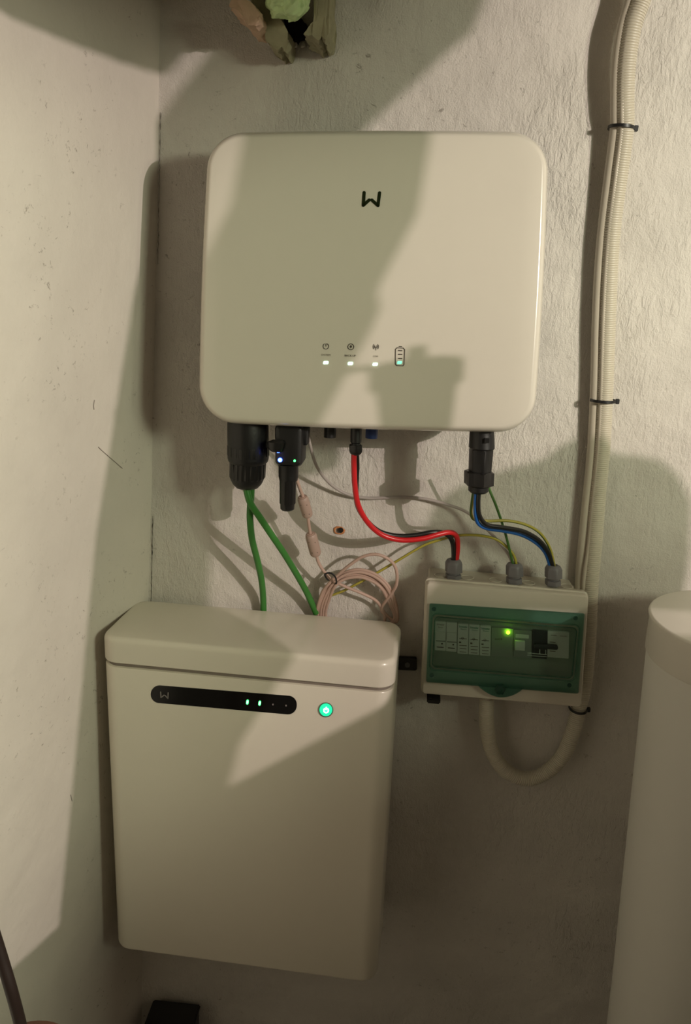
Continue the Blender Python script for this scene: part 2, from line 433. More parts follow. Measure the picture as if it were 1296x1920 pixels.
for cy in (657.2, 664.4, 671.9): strokes('charge_bar', [((747.5, cy), (753.8, cy + .2))], 2.0, IO, M['ink'], inv)
pxplate('charge_light', para(749.3, 679.8, 9, 5, .8), IO, .002, M['ledt'], inv, r=1.6, out=.0006)
# sockets under the housing
def sock(px, r, m, h=.018, y=-.10):
    p = at(px, 812, y); zt = INV(px, 806, 0).z + .02
    bm = bmesh.new(); bmesh.ops.create_cone(bm, cap_ends=True, segments=24, radius1=r, radius2=r, depth=h + .03, matrix=Matrix.Translation((p.x, y, p.z + .012)))
    return link('socket_cap', mesh_from(bm, 's'), m, inv)
tag(sock(697, .010, mat('cap_blue', (.03, .06, .22), .4), .010), 'small blue socket cap')
sock(619, .010, M['black'], .008)

# ------------------------------------------------------------------ battery
BL, BR_, BZ0, BZ1 = -.048, .4505, .538, 1.178
BC = Vector((.2, -.194, 0)); byaw = -math.atan(.04)
def bxy(u, d, z):      # u along the front from centre, d depth from the front towards the wall
    c, s = math.cos(byaw), math.sin(byaw); return Vector((BC.x + u * c - d * s, BC.y + u * s + d * c, z))
bat = thing('battery', 'tall off-white wall battery with black display strip and glowing green button', 'battery', (.2, -.1, BZ0))
HW = .2495
def bring(z, ins=0, r=.030, dep=.174, insb=None):
    q = [(-HW, dep), (HW, dep), (HW, 0), (-HW, 0)]
    return [bxy(p.x, p.y, z) for p in rounded(q, r, 8, ins)]
zs = BAT(460, 1268).z
body = [bring(BZ0, .006), bring(BZ0 + .002, .002), bring(BZ0 + .007, 0), bring(zs - .0085, 0), bring(zs - .007, .001), bring(zs - .006, .0045)]
loft('body', body, M['white_b'], bat)
loft('seam', [bring(zs - .0075, .0052), bring(zs + .0015, .0052)], M['rim'], bat)
lid = [bring(zs, .004), bring(zs + .0012, .0005), bring(zs + .003, -.001), bring(BZ1 - .011, -.001)]
for k in range(1, 7):
    a = k / 6 * math.pi / 2; lid.append(bring(BZ1 - .011 + .011 * math.sin(a), -.001 + .009 * (1 - math.cos(a))))
lid.append(bring(BZ1 + .0008, .03)); lid.append(bring(BZ1 + .001, .06, r=.07))
loft('lid', lid, M['white_b'], bat)
def bk(u0, u1, d0, d1, z0, z1, name, m):
    pts = [(u0, d0), (u1, d0), (u1, d1), (u0, d1)]
    return loft(name, [[bxy(u, d, z0) for u, d in pts], [bxy(u, d, z1) for u, d in pts]], m, bat)
bk(-HW + .012, HW - .006, .08, .172, BZ0 - .014, BZ0 + .003, 'base_frame', M['galv'])
BO = lambda px, py, out=0.0: BAT(px, py, out)
ds = pxplate('display_strip', [(282.5, 1284), (557, 1306), (556, 1341), (283, 1317)], BO, .003, M['strip'], bat, r=16.3, out=.0008, n=12)
BS = lambda px, py, out=0.0: BAT(px, py, out + .0008)
def sub(o, p): o.parent = p; return o
tag(strokes('logo', [((301.3, 1297.5), (301.8, 1308)), ((301.8, 1308), (307.6, 1303.5)), ((309.6, 1303.8), (315, 1309.6)), ((315, 1309.6), (315.4, 1299))], 2.2, BS, M['logo_g'], ds), 'grey angular logo mark')
for cx, cy, on in ((464, 1316.5, 1), (487, 1318.5, 1), (512, 1321, 0), (536.5, 1323, 0)):
    if on:
        l = strokes('charge_light', [((cx + .3, cy - 2.4), (cx - .3, cy + 2.4))], 4.4, BS, M['ledg'], ds, out=.0004)
        strokes('charge_light_core', [((cx + .2, cy - 1.2), (cx - .2, cy + 1.2))], 2.0, BS, M['ledg_core'], ds, out=.0008)
    else: strokes('charge_light', [((cx, cy - .3), (cx, cy + .3))], 3.0, BS, M['led_off'], ds, out=.0004)
def disc(name, cx, cy, r, fn, m, parent, out, thick, n=36, bev=0):
    ring = lambda rr, o: [fn(cx + rr * math.cos(2*math.pi*k/n), cy + rr * 1.0 * math.sin(2*math.pi*k/n), o) for k in range(n)]
    rings = [ring(r, out - thick), ring(r, out - bev)] + ([ring(r - bev * 900, out)] if bev else [])
    return loft(name, rings, m, parent)
btn = disc('power_button', 611.2, 1331, 14, BO, M['chrome'], bat, .0022, .004, bev=.0008)
disc('glow_ring', 611.2, 1331, 12, BO, M['button'], btn, .0026, .002)
strokes('power_sign', arcseg(611.6, 1332, 4.3, -50, 230) + [((611.8, 1326.2), (611.6, 1331))], 2.0, BO, M['button_sym'], btn, out=.0029)

# ------------------------------------------------------------------ mounting bracket on the wall beside the battery
br = thing('wall_bracket', 'short dark metal bracket with a screw between battery and green-door box', 'bracket', at(762, 1247, -.002))
pxplate('plate', [(730, 1234), (782, 1236), (782, 1258), (730, 1256)], YP(-.012), .011, M['galv'], br, r=4, bev=.001)
disc('screw', 764, 1247, 5, YP(-.012), M['casting'], br, .0015, .003, bev=.0005)

# ------------------------------------------------------------------ distribution box with green door
KY = -.088
kb = thing('distribution_box', 'cream electrical box with a green transparent door on the wall', 'electrical box', at(945, 1325, -.01))
KQ = [(799, 1090), (1106, 1117), (1092, 1329), (790, 1303)]
def kring(ins, y, r=8, q=KQ): return [at(p.x, p.y, KY) + Vector((0, y, 0)) for p in rounded(q, r, 8, ins)]
KQ2 = [(801, 1090), (1090, 1116), (1077, 1329), (792, 1303)]
loft('back_shell', [kring(4, -KY - .003, q=KQ2), kring(3, .035, q=KQ2), kring(2, .0335), kring(2, .0235), kring(5, .0225), kring(5, .0195)], M['boxw'], kb)
loft('front_shell', [kring(3, .0192), kring(-1, .0185), kring(-1, .0150), kring(1.2, .0138), kring(1.2, .0085), kring(1.2, .004), kring(3.5, .0008), kring(8, 0)], M['boxw'], kb)
KP = YP(KY)
# window tray and modules (they sit in the front shell, behind the pane)
WQ = [(817, 1157), (1083, 1179), (1075, 1271), (813, 1251)]
pxplate('window_tray', WQ, KP, .002, M['tray'], kb, r=8, out=.0005)
def kmod(name, quad, m, out=.005, parent=kb, r=1.0, thick=.0048, bev=.0): return pxplate(name, quad, KP, thick, m, parent, r=r, out=out, n=2, bev=bev)
def slant(x0, y0, x1, y1, s=.075):   # rectangle skewed like the row of modules: top edge from (x0,y0), height y1-y0 measured at x0
    return [(x0, y0), (x1, y0 + s * (x1 - x0)), (x1 - .02 * (y1 - y0), y1 + s * (x1 - x0)), (x0 - .02 * (y1 - y0), y1)]
def row_y(x): return 1165 + .085 * (x - 816)
def fuse(x):
    y = row_y(x); b = kmod('fuse_holder', slant(x + .4, y, x + 20.6, y + 54), M['module'])
    kmod('fuse_flap', slant(x + 1.2, y + 19, x + 19.8, y + 35), M['module'], .0075, b)
    kmod('fuse_gap', slant(x + 1.2, y + 35.5, x + 19.8, y + 37.5), M['module_d'], .0056, b)
    kmod('print_line', slant(x + 3, y + 47.5, x + 16, y + 48.8), M['ink'], .0056, b, r=.3)
    disc('print_dot', x + 13, y + 42, 1.5, KP, M['ink'], b, .0058, .001, n=12)
    return b
f1 = fuse(816); fuse(837)
text('print', 'Schneider', 826.5, row_y(826) + 5, 3.2, KP, M['ink_l'], f1, .085, out=.0056, width=14)
text('print', 'Electric', 826.5, row_y(826) + 10.5, 2.4, KP, M['ink_l'], f1, .085, out=.0056, width=9)
for i, x in enumerate((858.5, 879.5, 900.5)):
    y = row_y(x) + .5; b = kmod('surge_protector', slant(x + .4, y, x + 20.4, y + 56), M['module'], .0062)
    text('print', 'Schneider', x + 10.3, y + 6, 3.8, KP, M['brand_g'], b, .085, out=.0067, width=16, bold=.01)
    text('print', 'Electric', x + 11, y + 10.6, 2.4, KP, M['brand_g'], b, .085, out=.0067, width=11)
    for dy, x0, x1, h in ((27.6, 3, 17, .9), (34, 2.5, 6.5, 2.6), (40.5, 3, 17, .9), (46.5, 3.5, 16, .8), (52.5, 3.5, 16, .8)):
        kmod('print_line', slant(x + x0, y + dy, x + x1, y + dy + h), M['ink_l'], .0067, b, r=.2)
    strokes('print_symbol', arcseg(x + 9, y + 27.5, 2, 0, 360, 8), .7, KP, M['ink'], b, out=.0066)
y = row_y(922); kmod('blank_cover', slant(922, y + 2, 963, y + 56), M['module_d'], .0035)
text('print', 'acti9', 935, y + 24, 4, KP, M['ink'], kb, .085, out=.0037, width=14)
y = row_y(964); sw = kmod('supply_switch', slant(964, y + 3, 998, y + 54), M['module_d'], .0042)
kmod('switch_toggle', slant(966, y + 24, 985, y + 42), M['module'], .010, sw, bev=.001)
kmod('print_line', slant(967, y + 11, 992, y + 18), M['module'], .0045, sw)
rc = kmod('residual_breaker', slant(999, row_y(999) + 1, 1026.5, row_y(999) + 53), M['module_k'], .0060)
kmod('label', slant(989, row_y(990) + 44, 1026, row_y(990) + 45.6), M['module'], .0064, rc, r=.3)
kmod('label', slant(989, row_y(990) + 48.5, 1026, row_y(990) + 49.6), M['module'], .0064, rc, r=.3)
kmod('toggle_lever', slant(1002, row_y(1002) + 27, 1047, row_y(1002) + 35), M['module_k'], .0125, rc, r=3, thick=.006, bev=.001)
for x in (1003, 1014): kmod('lever_slot', slant(x, row_y(x) + 36, x + 8, row_y(x) + 44), M['black_g'], .0066, rc)
for x in (1012, 1023): kmod('slot_rim', slant(x, row_y(x) + 36, x + 1.2, row_y(x) + 44), M['module'], .0066, rc, r=.3)
mb = kmod('main_breaker', slant(1027.5, row_y(1027), 1067.5, row_y(1027) + 49), M['module'], .0055)
kmod('print_line', slant(1033, row_y(1033) + 7, 1044, row_y(1033) + 8), M['ink_l'], .0058, mb, r=.3)
text('print', 'Schneider', 1057, row_y(1057) + 7, 3, KP, M['ink_l'], mb, .085, out=.0058, width=14)
for dy in (20, 32, 37): kmod('print_line', slant(1031, row_y(1031) + dy, 1042, row_y(1031) + dy + 1), M['ink_l'], .0058, mb, r=.3)
disc('signal_light', 953, 1186, 3.4, KP, M['ledy'], kb, .0075, .004, n=20)
# door: frame ring + pane + lobe, screws, lock
DQ = [(806, 1132), (1096, 1151), (1084, 1300), (800, 1278)]
PQ = [(812, 1152), (1086, 1174), (1076, 1276), (807, 1254)]
DO = .0165
door = bpy.data.objects.new('door', None)
bm = bmesh.new()
o0 = [KP(p.x, p.y, DO) for p in rounded(DQ, 3, 6)]; o1 = [KP(p.x, p.y, DO - .001) for p in rounded(DQ, 3, 6, -.9)]; ob = [KP(p.x, p.y, .0012) for p in rounded(DQ, 3, 6, -1.2)]
i0 = [KP(p.x, p.y, DO) for p in rounded(PQ, 9, 6)]; i1 = [KP(p.x, p.y, .0012) for p in rounded(PQ, 9, 6)]
loft_into(bm, [i1, i0, o0, o1, ob], cap0=False, cap1=False)
dr = tag(link('door', mesh_from(bm, 'door'), M['glass_f'], kb), 'green transparent door')
pxplate('pane', PQ, KP, .0016, M['glass_p'], dr, r=9, out=DO + .002)
def ringplate(name, q, r, w_, m, out, h):
    bm = bmesh.new()
    a = [KP(p.x, p.y, out) for p in rounded(q, r, 8)]; b = [KP(p.x, p.y, out + h) for p in rounded(q, r, 8, w_ * .25)]
    c = [KP(p.x, p.y, out + h) for p in rounded(q, r, 8, w_ * .75)]; d = [KP(p.x, p.y, out) for p in rounded(q, r, 8, w_)]
    loft_into(bm, [a, b, c, d], cap0=False, cap1=False); return link(name, mesh_from(bm, name), m, dr)
glass_d = tinted('door_edge_green', (.35, .6, .48), .5, .15, (.03, .11, .07))
ringplate('pane_edge', rounded_q := [(815, 1155), (1083, 1177), (1073, 1273), (810, 1251)], 8, 2.0, glass_d, DO + .002, .0012)
ringplate('pane_edge', [(809, 1149), (1089, 1171), (1079, 1279), (804, 1257)], 11, 1.8, M['glass_f'], DO, .0016)
lobe = [(896 + 85 * t, 1284.5 + 6.3 * t + 20 * math.sin(math.pi * t) ** .75) for t in [i / 24 for i in range(25)]]
bm = bmesh.new(); loft_into(bm, [[KP(x, y, .001) for x, y in lobe], [KP(x, y, DO - .004) for x, y in lobe], [KP(x * .96 + 938 * .04, y * .96 + 1290 * .04, DO - .002) for x, y in lobe]])
link('door_grip', mesh_from(bm, 'g'), M['glass_f'], dr)
lk = disc('lock', 938, 1293, 11, KP, glass_d, dr, DO + .002, .008, n=6, bev=.0006)
disc('lock_screw', 938, 1293, 6.5, KP, glass_d, dr, DO + .004, .004, bev=.0004)
for x, y in ((814, 1142), (1079.5, 1159), (809.5, 1266), (1068, 1285)):
    disc('door_screw', x, y, 4.2, KP, M['black_g'], dr, .006, .004, n=20)
# knock-out rings pressed into the top face, rubber foot underneath
bt0 = at(800, 1083, -.05); bt1 = at(1095, 1107, -.05)
def ktop(px): # z of the box top at that picture column
    t = (px - 799) / 307; return at(799, 1090, KY).lerp(at(1106, 1117, KY), t).z
for px in (826, 876, 930, 992, 1065):
    c = Vector((at(px, 1085, -.045).x, -.045, ktop(px) - .0017)); ring = [c + Vector((.011 * math.cos(a * math.pi / 14), .011 * math.sin(a * math.pi / 14), 0)) for a in range(29)]
    tube('knockout_ring', ring, .0006, M['boxw'], kb, n=6)
ft = at(813, 1309, -.06)
box('rubber_foot', (ft.x - .012, -.075, ft.z - .004), (ft.x + .012, -.04, ft.z + .006), M['black'], kb, .002)

# cable glands on top of the box
GY = -.052
def gland(cx, top, label):
    g = thing('cable_gland', label, 'cable gland', at(cx, top + 37, GY), 'grey cable glands on the electrical box')
    lathe('locknut', [(cx - 1, top + 37, 14), (cx - 1, top + 37, 14.5, 'h'), (cx - 1, top + 28, 14.5, 'h'), (cx - 1, top + 27.5, 11)], GY, M['gland'], g)
    lathe('collar', [(cx - 1, top + 28, 11), (cx - 1, top + 22, 11)], GY, M['gland'], g)
    lathe('dome_nut', [(cx, top + 24.5, 12), (cx, top + 23.5, 16, 'h'), (cx, top + 8, 16, 'h'), (cx, top + 5, 15), (cx, top + 2, 13), (cx, top, 9), (cx, top + 1, 6), (cx, top + 5, 5)], GY, M['gland'], g)
gland(851, 1048, 'grey plastic gland gripping red and black cables on box top')
gland(965, 1055, 'grey plastic gland gripping yellow-green earth wires on box top')
gland(1038, 1059, 'grey plastic gland gripping blue and black wires, next to conduit')

# ------------------------------------------------------------------ connectors under the inverter
cn = thing('cable_connector', 'fat black ribbed connector over two green cables under the inverter', 'connector', at(465, 915, -.115))
lathe('shell', [(465, 786, 37), (465, 795, 38), (465.5, 858, 38), (465.5, 864, 36.5), (465.5, 868, 33)], -.115, M['black'], cn, n=96, nfl=16)
lathe('ribbed_nut', [(465.5, 836, 38.6, 'f'), (465.5, 852, 38.8, 'f'), (465, 868, 33.6, 'f'), (464, 894, 33, 'f'), (463.5, 897, 31)], -.115, M['black_g'], cn, n=128, nfl=20)
lathe('end_cap', [(463.5, 895, 31.5), (463.5, 900, 30), (463.5, 907, 26.5), (463.5, 914, 20), (463.5, 915.5, 14)], -.115, M['black'], cn, n=64)

dg_ = thing('wifi_dongle', 'slim black plug-in dongle with one blue and one green light', 'dongle', at(540, 955, -.125))
dgb = pxplate('housing', [(514, 796), (568, 800), (566, 877), (515, 874)], YP(-.148), .045, M['black'], dg_, r=9, bev=.008)
pxplate('side_clip', [(560, 798), (579, 800), (577, 836), (562, 836)], YP(-.135), .02, M['black'], dg_, r=4, bev=.003)
lathe('plug_stem', [(541, 870, 21), (541, 874, 18.5), (541, 893, 18.5), (541, 900, 17)], -.128, M['black'], dg_)
lathe('antenna_cover', [(540, 897, 16), (540, 899, 15.5, 'f'), (539.5, 943, 15, 'f'), (539, 945, 13.5), (539, 954, 13), (538.5, 956.5, 10)], -.128, M['black_g'], dg_, n=64, nfl=12)
lathe('locking_knob', [(521, 825, 10), (518, 829, 16), (517, 842, 14), (519, 847, 10)], -.150, M['black_g'], dg_, n=40, squash=.6)
DP = YP(-.148)
disc('blue_light_and_glint', 525.3, 862.5, 4.2, DP, M['ledb'], dg_, .001, .003, n=20)
disc('blue_light_core', 525.3, 862.5, 2.4, DP, M['ledb_core'], dg_, .0014, .002, n=20)
pxplate('blue_light_and_glint', [(518, 846), (526, 846), (523.5, 849.5), (520, 849.5)], DP, .003, M['ledb'], dg_, r=.8, out=.004)  # glowing plate standing in for a glint of the blue light
disc('green_light', 552.6, 864, 2.3, DP, M['ledg'], dg_, .001, .003, n=16)

pg = thing('cable_connector', 'small black gland with red and black cables under inverter middle', 'connector', at(667, 852, -.13))
lathe('threaded_stub', [(668, 803, 10.5), (667.5, 829, 10.5), (667.3, 831, 8.5), (667.3, 835, 8.5)], -.13, M['black'], pg)
lathe('nut', [(667, 833.5, 11), (667, 835, 12.3, 'h'), (667, 846, 12.3, 'h'), (667, 850, 10.5), (667, 853, 7)], -.13, M['black_g'], pg)

ac = thing('cable_connector', 'long black connector with hexagonal nut above blue and black wires', 'connector', at(897, 922, -.135))
lathe('bayonet_collar', [(904, 806, 23), (903.5, 839, 24.5), (903.3, 842, 22)], -.135, M['black'], ac, n=64)
pxplate('release_tab', [(909, 822), (918, 822), (917.5, 831), (908.5, 831)], YP(-.1575), .004, M['black_g'], ac, r=1, out=.001)
lathe('body', [(902.8, 841, 21), (902.5, 843, 21.5, 'h'), (900, 882, 20.5, 'h'), (899.8, 885, 20)], -.135, M['black'], ac, n=72)
lathe('hex_nut', [(898.7, 883, 24), (898.6, 885, 27, 'h'), (898, 908, 26.5, 'h'), (897.8, 911, 22)], -.135, M['black_g'], ac, n=72)
lathe('end_ring', [(897.5, 910, 19.5), (897, 920, 19), (896.8, 923.5, 15)], -.135, M['black'], ac, n=48)

# ------------------------------------------------------------------ cables and wires
def cable(name, label, pts, r, m, cat='cable', group=None, **k):
    o = tube(name, pp(pts), r, m, None, n=k.pop('n', 14), **k); return tag(o, label, cat, group)
cable('power_cable', 'thick green cable hanging nearly straight down to the battery', [(471, 902, -.112), (471, 925, -.11), (469.5, 948, -.106), (469, 975, -.1), (473, 1012, -.085), (483, 1052, -.06), (490, 1085, -.038), (493.5, 1118, -.018), (494.5, 1160, -.0105)], .0058, M['green'])
cable('power_cable', 'thick green cable slanting down right to behind the battery', [(461, 902, -.122), (463, 920, -.124), (470, 944, -.122), (486, 968, -.11), (508, 1001, -.095), (533, 1038, -.075), (556, 1076, -.05), (576, 1112, -.025), (593, 1150, -.0105)], .0058, M['green'])
cable('solar_cable', 'red cable swinging from inverter gland to the left box gland', [(664, 846, -.132), (664, 875, -.13), (666, 915, -.126), (673, 950, -.12), (691, 981, -.11), (717, 1003, -.1), (752, 1012.5, -.092), (792, 1010, -.086), (822, 1002, -.078), (844, 998, -.068), (856, 1005, -.058), (858.5, 1025, -.053), (855, 1058, GY)], .0045, M['red'])
cable('solar_cable', 'black cable running beside the red one to the left gland', [(668.5, 846, -.126), (669.5, 875, -.120), (668, 912, -.114), (670, 946, -.108), (685, 973, -.1), (711, 996, -.095), (745, 1005, -.088), (780, 1003.5, -.082), (812, 998, -.076), (836, 1001, -.066), (849, 1018, -.056), (851.5, 1058, GY - .001)], .0042, M['blackc'])
cable('mains_wire', 'blue wire leaving the long black connector', [(893, 915, -.135), (892, 945, -.133), (892.5, 966, -.13), (898, 982, -.122), (914, 990.5, -.112), (944, 995, -.1), (978, 1002.5, -.085), (1006, 1018, -.07), (1024, 1038, -.058), (1033.5, 1066, GY)], .0036, M['blue'], 'wire')
cable('mains_wire', 'black wire running beside the blue one to the right gland', [(899, 915, -.138), (897, 945, -.136), (900, 968, -.132), (914, 984, -.124), (944, 989, -.112), (982, 996.5, -.095), (1011, 1013, -.078), (1029, 1037, -.062), (1038, 1066, GY - .002)], .0036, M['blackc'], 'wire')
def stripes(shift): return lambda i, n: 1 if ((i + shift) % n) in (0, 1, 2, 3, 4) else 0
YG = [M['grn'], M['ylw']]
cable('earth_wire', 'yellow-green wire looping right from the long connector to right gland', [(889, 915, -.128), (885.5, 940, -.124), (883.5, 962, -.118), (890, 974.5, -.112), (915, 977, -.104), (953, 976.5, -.094), (989, 985, -.083), (1015, 1002, -.072), (1032, 1030, -.06), (1040.5, 1066, GY)], .0025, None, 'wire', mats=YG, mi=stripes(5), n=16)
cable('earth_wire', 'thin green earth wire dropping straight from inverter to middle gland', [(908, 885, -.095), (918, 918, -.09), (931, 950, -.085), (943, 985, -.076), (952, 1016, -.066), (963, 1062, GY)], .0022, None, 'wire', mats=YG, mi=stripes(9), n=16)
cable('earth_wire', 'long yellow-green wire arching left from middle gland to behind battery', [(969, 1062, GY), (964, 1042, -.055), (951, 1026, -.058), (930, 1011, -.06), (900, 1004, -.058), (860, 1004, -.052), (822, 1013, -.045), (792, 1024, -.04), (746, 1051, -.032), (700, 1078, -.026), (650, 1105, -.02), (608, 1124, -.014), (590, 1152, -.009)], .0024, None, 'wire', mats=YG, mi=stripes(2), n=16)
cable('data_cable', 'thin grey-white cable drooping from inverter past the red cable', [(572, 800, -.10), (577, 815, -.09), (583, 840, -.075), (592, 870, -.055), (607, 894, -.035), (628, 914, -.02), (655, 928, -.012), (690, 934, -.008), (722, 933, -.007), (760, 932, -.007), (800, 936, -.009), (842, 947, -.013), (875, 960, -.02), (905, 984, -.032), (935, 1016, -.043), (955, 1042, -.05), (963, 1064, GY + .003)], .0027, M['greyc'])

# beige USB-style cable with two ferrites and a tied coil
uc = thing('coiled_cable', 'beige cable with two ferrite cores, coiled and tied above the battery', 'cable', at(650, 1100, -.02))
path = [(551, 872, -.115), (556, 897, -.105), (562, 915, -.095), (568.5, 933, -.085), (577, 968, -.070), (582, 1000, -.058), (593, 1040, -.044), (598, 1056, -.04), (608, 1072, -.036), (622, 1087, -.034), (648, 1100, -.032), (680, 1113, -.028), (706, 1127, -.02), (722, 1150, -.010), (740, 1166, -.008)]
# turns of the coil, each passing behind the battery
def turn(k):
    o = k * 4.2; d = -.030 - .004 * (k % 2)
    return [(746 - o * .5, 1160, -.009), (742 - o, 1130, -.016), (728 - o, 1098 + o * .4, d), (703 - o * .6, 1076 + o, d), (672, 1068 + o * 1.1, d), (645, 1075 + o * .9, d), (622 + o * .5, 1092 + o * .6, d), (605 + o, 1118 + o * .4, -.022), (597 + o * 1.1, 1148, -.0095), (604 + o, 1172, -.008), (650, 1182, -.008), (710, 1180, -.008)]
for k in range(4): path += turn(k)
path += [(722, 1158, -.010), (716, 1140, -.016), (735, 1112, -.028), (744, 1094, -.036), (743, 1068, -.040), (731, 1050, -.043), (706, 1039.5, -.045), (680, 1044, -.044), (655, 1060, -.042), (634, 1078, -.038), (618, 1093, -.036), (604, 1112, -.027), (592, 1150, -.0095)]
tube('cord', pp(path), .0029, M['beige'], uc, n=10, step=.003)
def ferrite(a, b, ya, yb, r):
    A, B = at(*a, ya), at(*b, yb); P = [A.lerp(B, t) for t in (0, .0, .05, .12, .5, .88, .95, 1, 1)]
    rr = [.55, .8, .93, 1, 1, 1, .93, .8, .55]; s = scale_at(*a, ya) * r
    bm = bmesh.new(); d = (B - A).normalized(); u = Vector((0, -1, 0)); u = (u - d * u.dot(d)).normalized(); v = d.cross(u)
    loft_into(bm, [[p + (u * math.cos(2*math.pi*k/28) + v * math.sin(2*math.pi*k/28)) * s * q for k in range(28)] for p, q in zip(P, rr)])
    f = link('ferrite_core', mesh_from(bm, 'f'), M['ferrite'], uc)
    loft('end_ring', tube_rings([A + d * .0004, A - d * .0012], s * .62, 20), M['beige'], f)
    for t, w_ in ((.25, -.45), (.3, .55), (.75, -.35), (.78, .5)):
        c = A.lerp(B, t) + v * (-w_ * s) + u * s * math.sqrt(1 - w_ * w_)
        loft('dimple', tube_rings([c + u * .0003, c - u * .001], .0008, 8, ref=v), M['ink'], f)
ferrite((567, 932), (577.5, 967), -.086, -.070, 10.5)
ferrite((582.5, 1001), (592.5, 1040), -.058, -.044, 11)
def ring_tie(name, label, c, ax, u, ru, v, rv, w_, th, parent=None, head=None, tailv=None):
    """flat strap around an ellipse centred at c (axes u,v), strap width along ax"""
    t = thing(name, label, 'cable tie', c) if parent is None else None
    p = t or parent; bm = bmesh.new(); n = 40; rings = []
    for k in range(n + 1):
        a = 2 * math.pi * k / n; q = c + u * ru * math.cos(a) + v * rv * math.sin(a); nr = (u * math.cos(a) / ru + v * math.sin(a) / rv).normalized()
        rings.append([q - ax * w_/2, q + ax * w_/2, q + ax * w_/2 + nr * th, q - ax * w_/2 + nr * th])
    loft_into(bm, rings); link('strap', mesh_from(bm, 's'), M['black'], p)
    if head is not None:
        hb = bmesh.new(); bmesh.ops.create_cube(hb, size=1)
        for vv in hb.verts: vv.co = head + u * vv.co.x * .006 + v * vv.co.y * .006 + ax * vv.co.z * .0085
        bmesh.ops.bevel(hb, geom=hb.edges[:], offset=.0008, segments=2, affect='EDGES'); link('head', mesh_from(hb, 'h'), M['black'], p)
    return p
# twist tie on the coil
tie = cable('twist_tie', 'thin black twist tie around the beige coil', [(609, 1077, -.046), (613, 1074.5, -.05), (622, 1075, -.052), (629, 1082, -.05), (631, 1092, -.046), (629, 1094, -.034), (620, 1090, -.022), (611, 1082, -.026), (609, 1077, -.04), (612, 1084, -.047), (616, 1088, -.048)], .0016, M['black'], 'cable tie', n=8)

# ------------------------------------------------------------------ conduit with side cable
CP = [(1222, -60, -.07), (1203, 0, -.06), (1186, 50, -.058), (1175, 120, -.054), (1172, 190, -.048), (1172, 240, -.04), (1162, 320, -.034), (1151, 400, -.031), (1144, 480, -.03), (1139, 600, -.029), (1134, 740, -.028), (1129, 840, -.027), (1121, 930, -.025), (1115, 1010, -.022), (1108, 1090, -.018), (1103, 1200, -.0165), (1096, 1280, -.017), (1085, 1330, -.021), (1074, 1372, -.026), (1057, 1414, -.03), (1026, 1447, -.032), (988, 1460, -.032), (950, 1446, -.032), (925, 1413, -.033), (914, 1370, -.036), (912, 1326, -.040), (914, 1285, -.042)]
CP = [(x, y, -max(.0170, -d * (.66 if y < 1150 else 1))) for x, y, d in CP]
tag(corrugated('corrugated_conduit', pp(CP), .0140, M['conduit']), 'cream corrugated conduit running down the wall and looping under the box', 'conduit')
SP = [(1200, -60, -.064), (1180, 0, -.056), (1163, 60, -.056), (1154, 130, -.052), (1152, 200, -.046), (1151, 245, -.038), (1140, 330, -.032), (1129, 420, -.028), (1122, 500, -.027), (1117, 600, -.026), (1113, 740, -.025), (1107, 850, -.023), (1098, 940, -.020), (1090, 1020, -.016), (1084, 1100, -.0105), (1086, 1160, -.0095)]
SP = [(x + 3.5, y, -max(.0110, -d * .6)) for x, y, d in SP]
tag(tube('sheathed_cable', pp(SP), .0090, M['cable_c'], None, n=20), 'smooth cream cable strapped to the left of the corrugated conduit', 'cable')
SP2 = [(x + 11.5, y, d - .0115) for x, y, d in SP[:-2]] + [(1095, 1090, -.022), (1097, 1130, -.018)]
tag(tube('sheathed_cable', pp(SP2), .0040, M['cable_c'], None, n=12), 'thin cream cable lying between conduit and the wider smooth cable', 'cable')
def tie_at(px, py, y, wpx, label, tilt):
    c = at(px, py, y); s = scale_at(px, py, y); X = Vector((1, 0, tilt)).normalized(); Y = Vector((0, 1, 0)); Z = X.cross(Y).normalized()
    if Z.z < 0: Z = -Z
    ring_tie('cable_tie', label, c, Z, X, wpx * s / 2, Y, .021, .0045, .0016, head=c + X * (wpx * s / 2 + .003) + Vector((0, -.004, 0)))
tie_at(1165, 240, -.023, 46, 'dark cable tie around the conduit, the highest one', -.05)
tie_at(1131, 751, -.0185, 45, 'dark cable tie around the conduit, level with inverter bottom', 0)
tie_at(1084, 1327, -.021, 32, 'dark cable tie around conduit at the box bottom corner', 0)

# ------------------------------------------------------------------ water tank at the right
TC = Vector((.969, -.235, 0)); TR = .141; TZ = 1.30
tk = thing('water_tank', 'white round tank with overhanging lid at the right edge', 'tank', (TC.x, TC.y, 0))
def ringz(r, z, n=96, c=TC): return [Vector((c.x + r * math.cos(2*math.pi*k/n), c.y + r * math.sin(2*math.pi*k/n), z)) for k in range(n)]
loft('body', [ringz(.092, 0), ringz(.094, .01), ringz(.112, .62), ringz(.1365, TZ - .06)], M['tank_b'], tk)
lidr = [ringz(.1365, TZ - .064), ringz(.1385, TZ - .061), ringz(.1385, TZ - .012)]
for k in range(0, 6):
    a = k / 5 * math.pi / 2; lidr.append(ringz(TR - .004 + .004 * math.cos(a) , TZ - .004 + .004 * math.sin(a)))
lidr += [ringz(.10, TZ + .001), ringz(.04, TZ + .0015)]
loft('lid', lidr, M['tank'], tk)

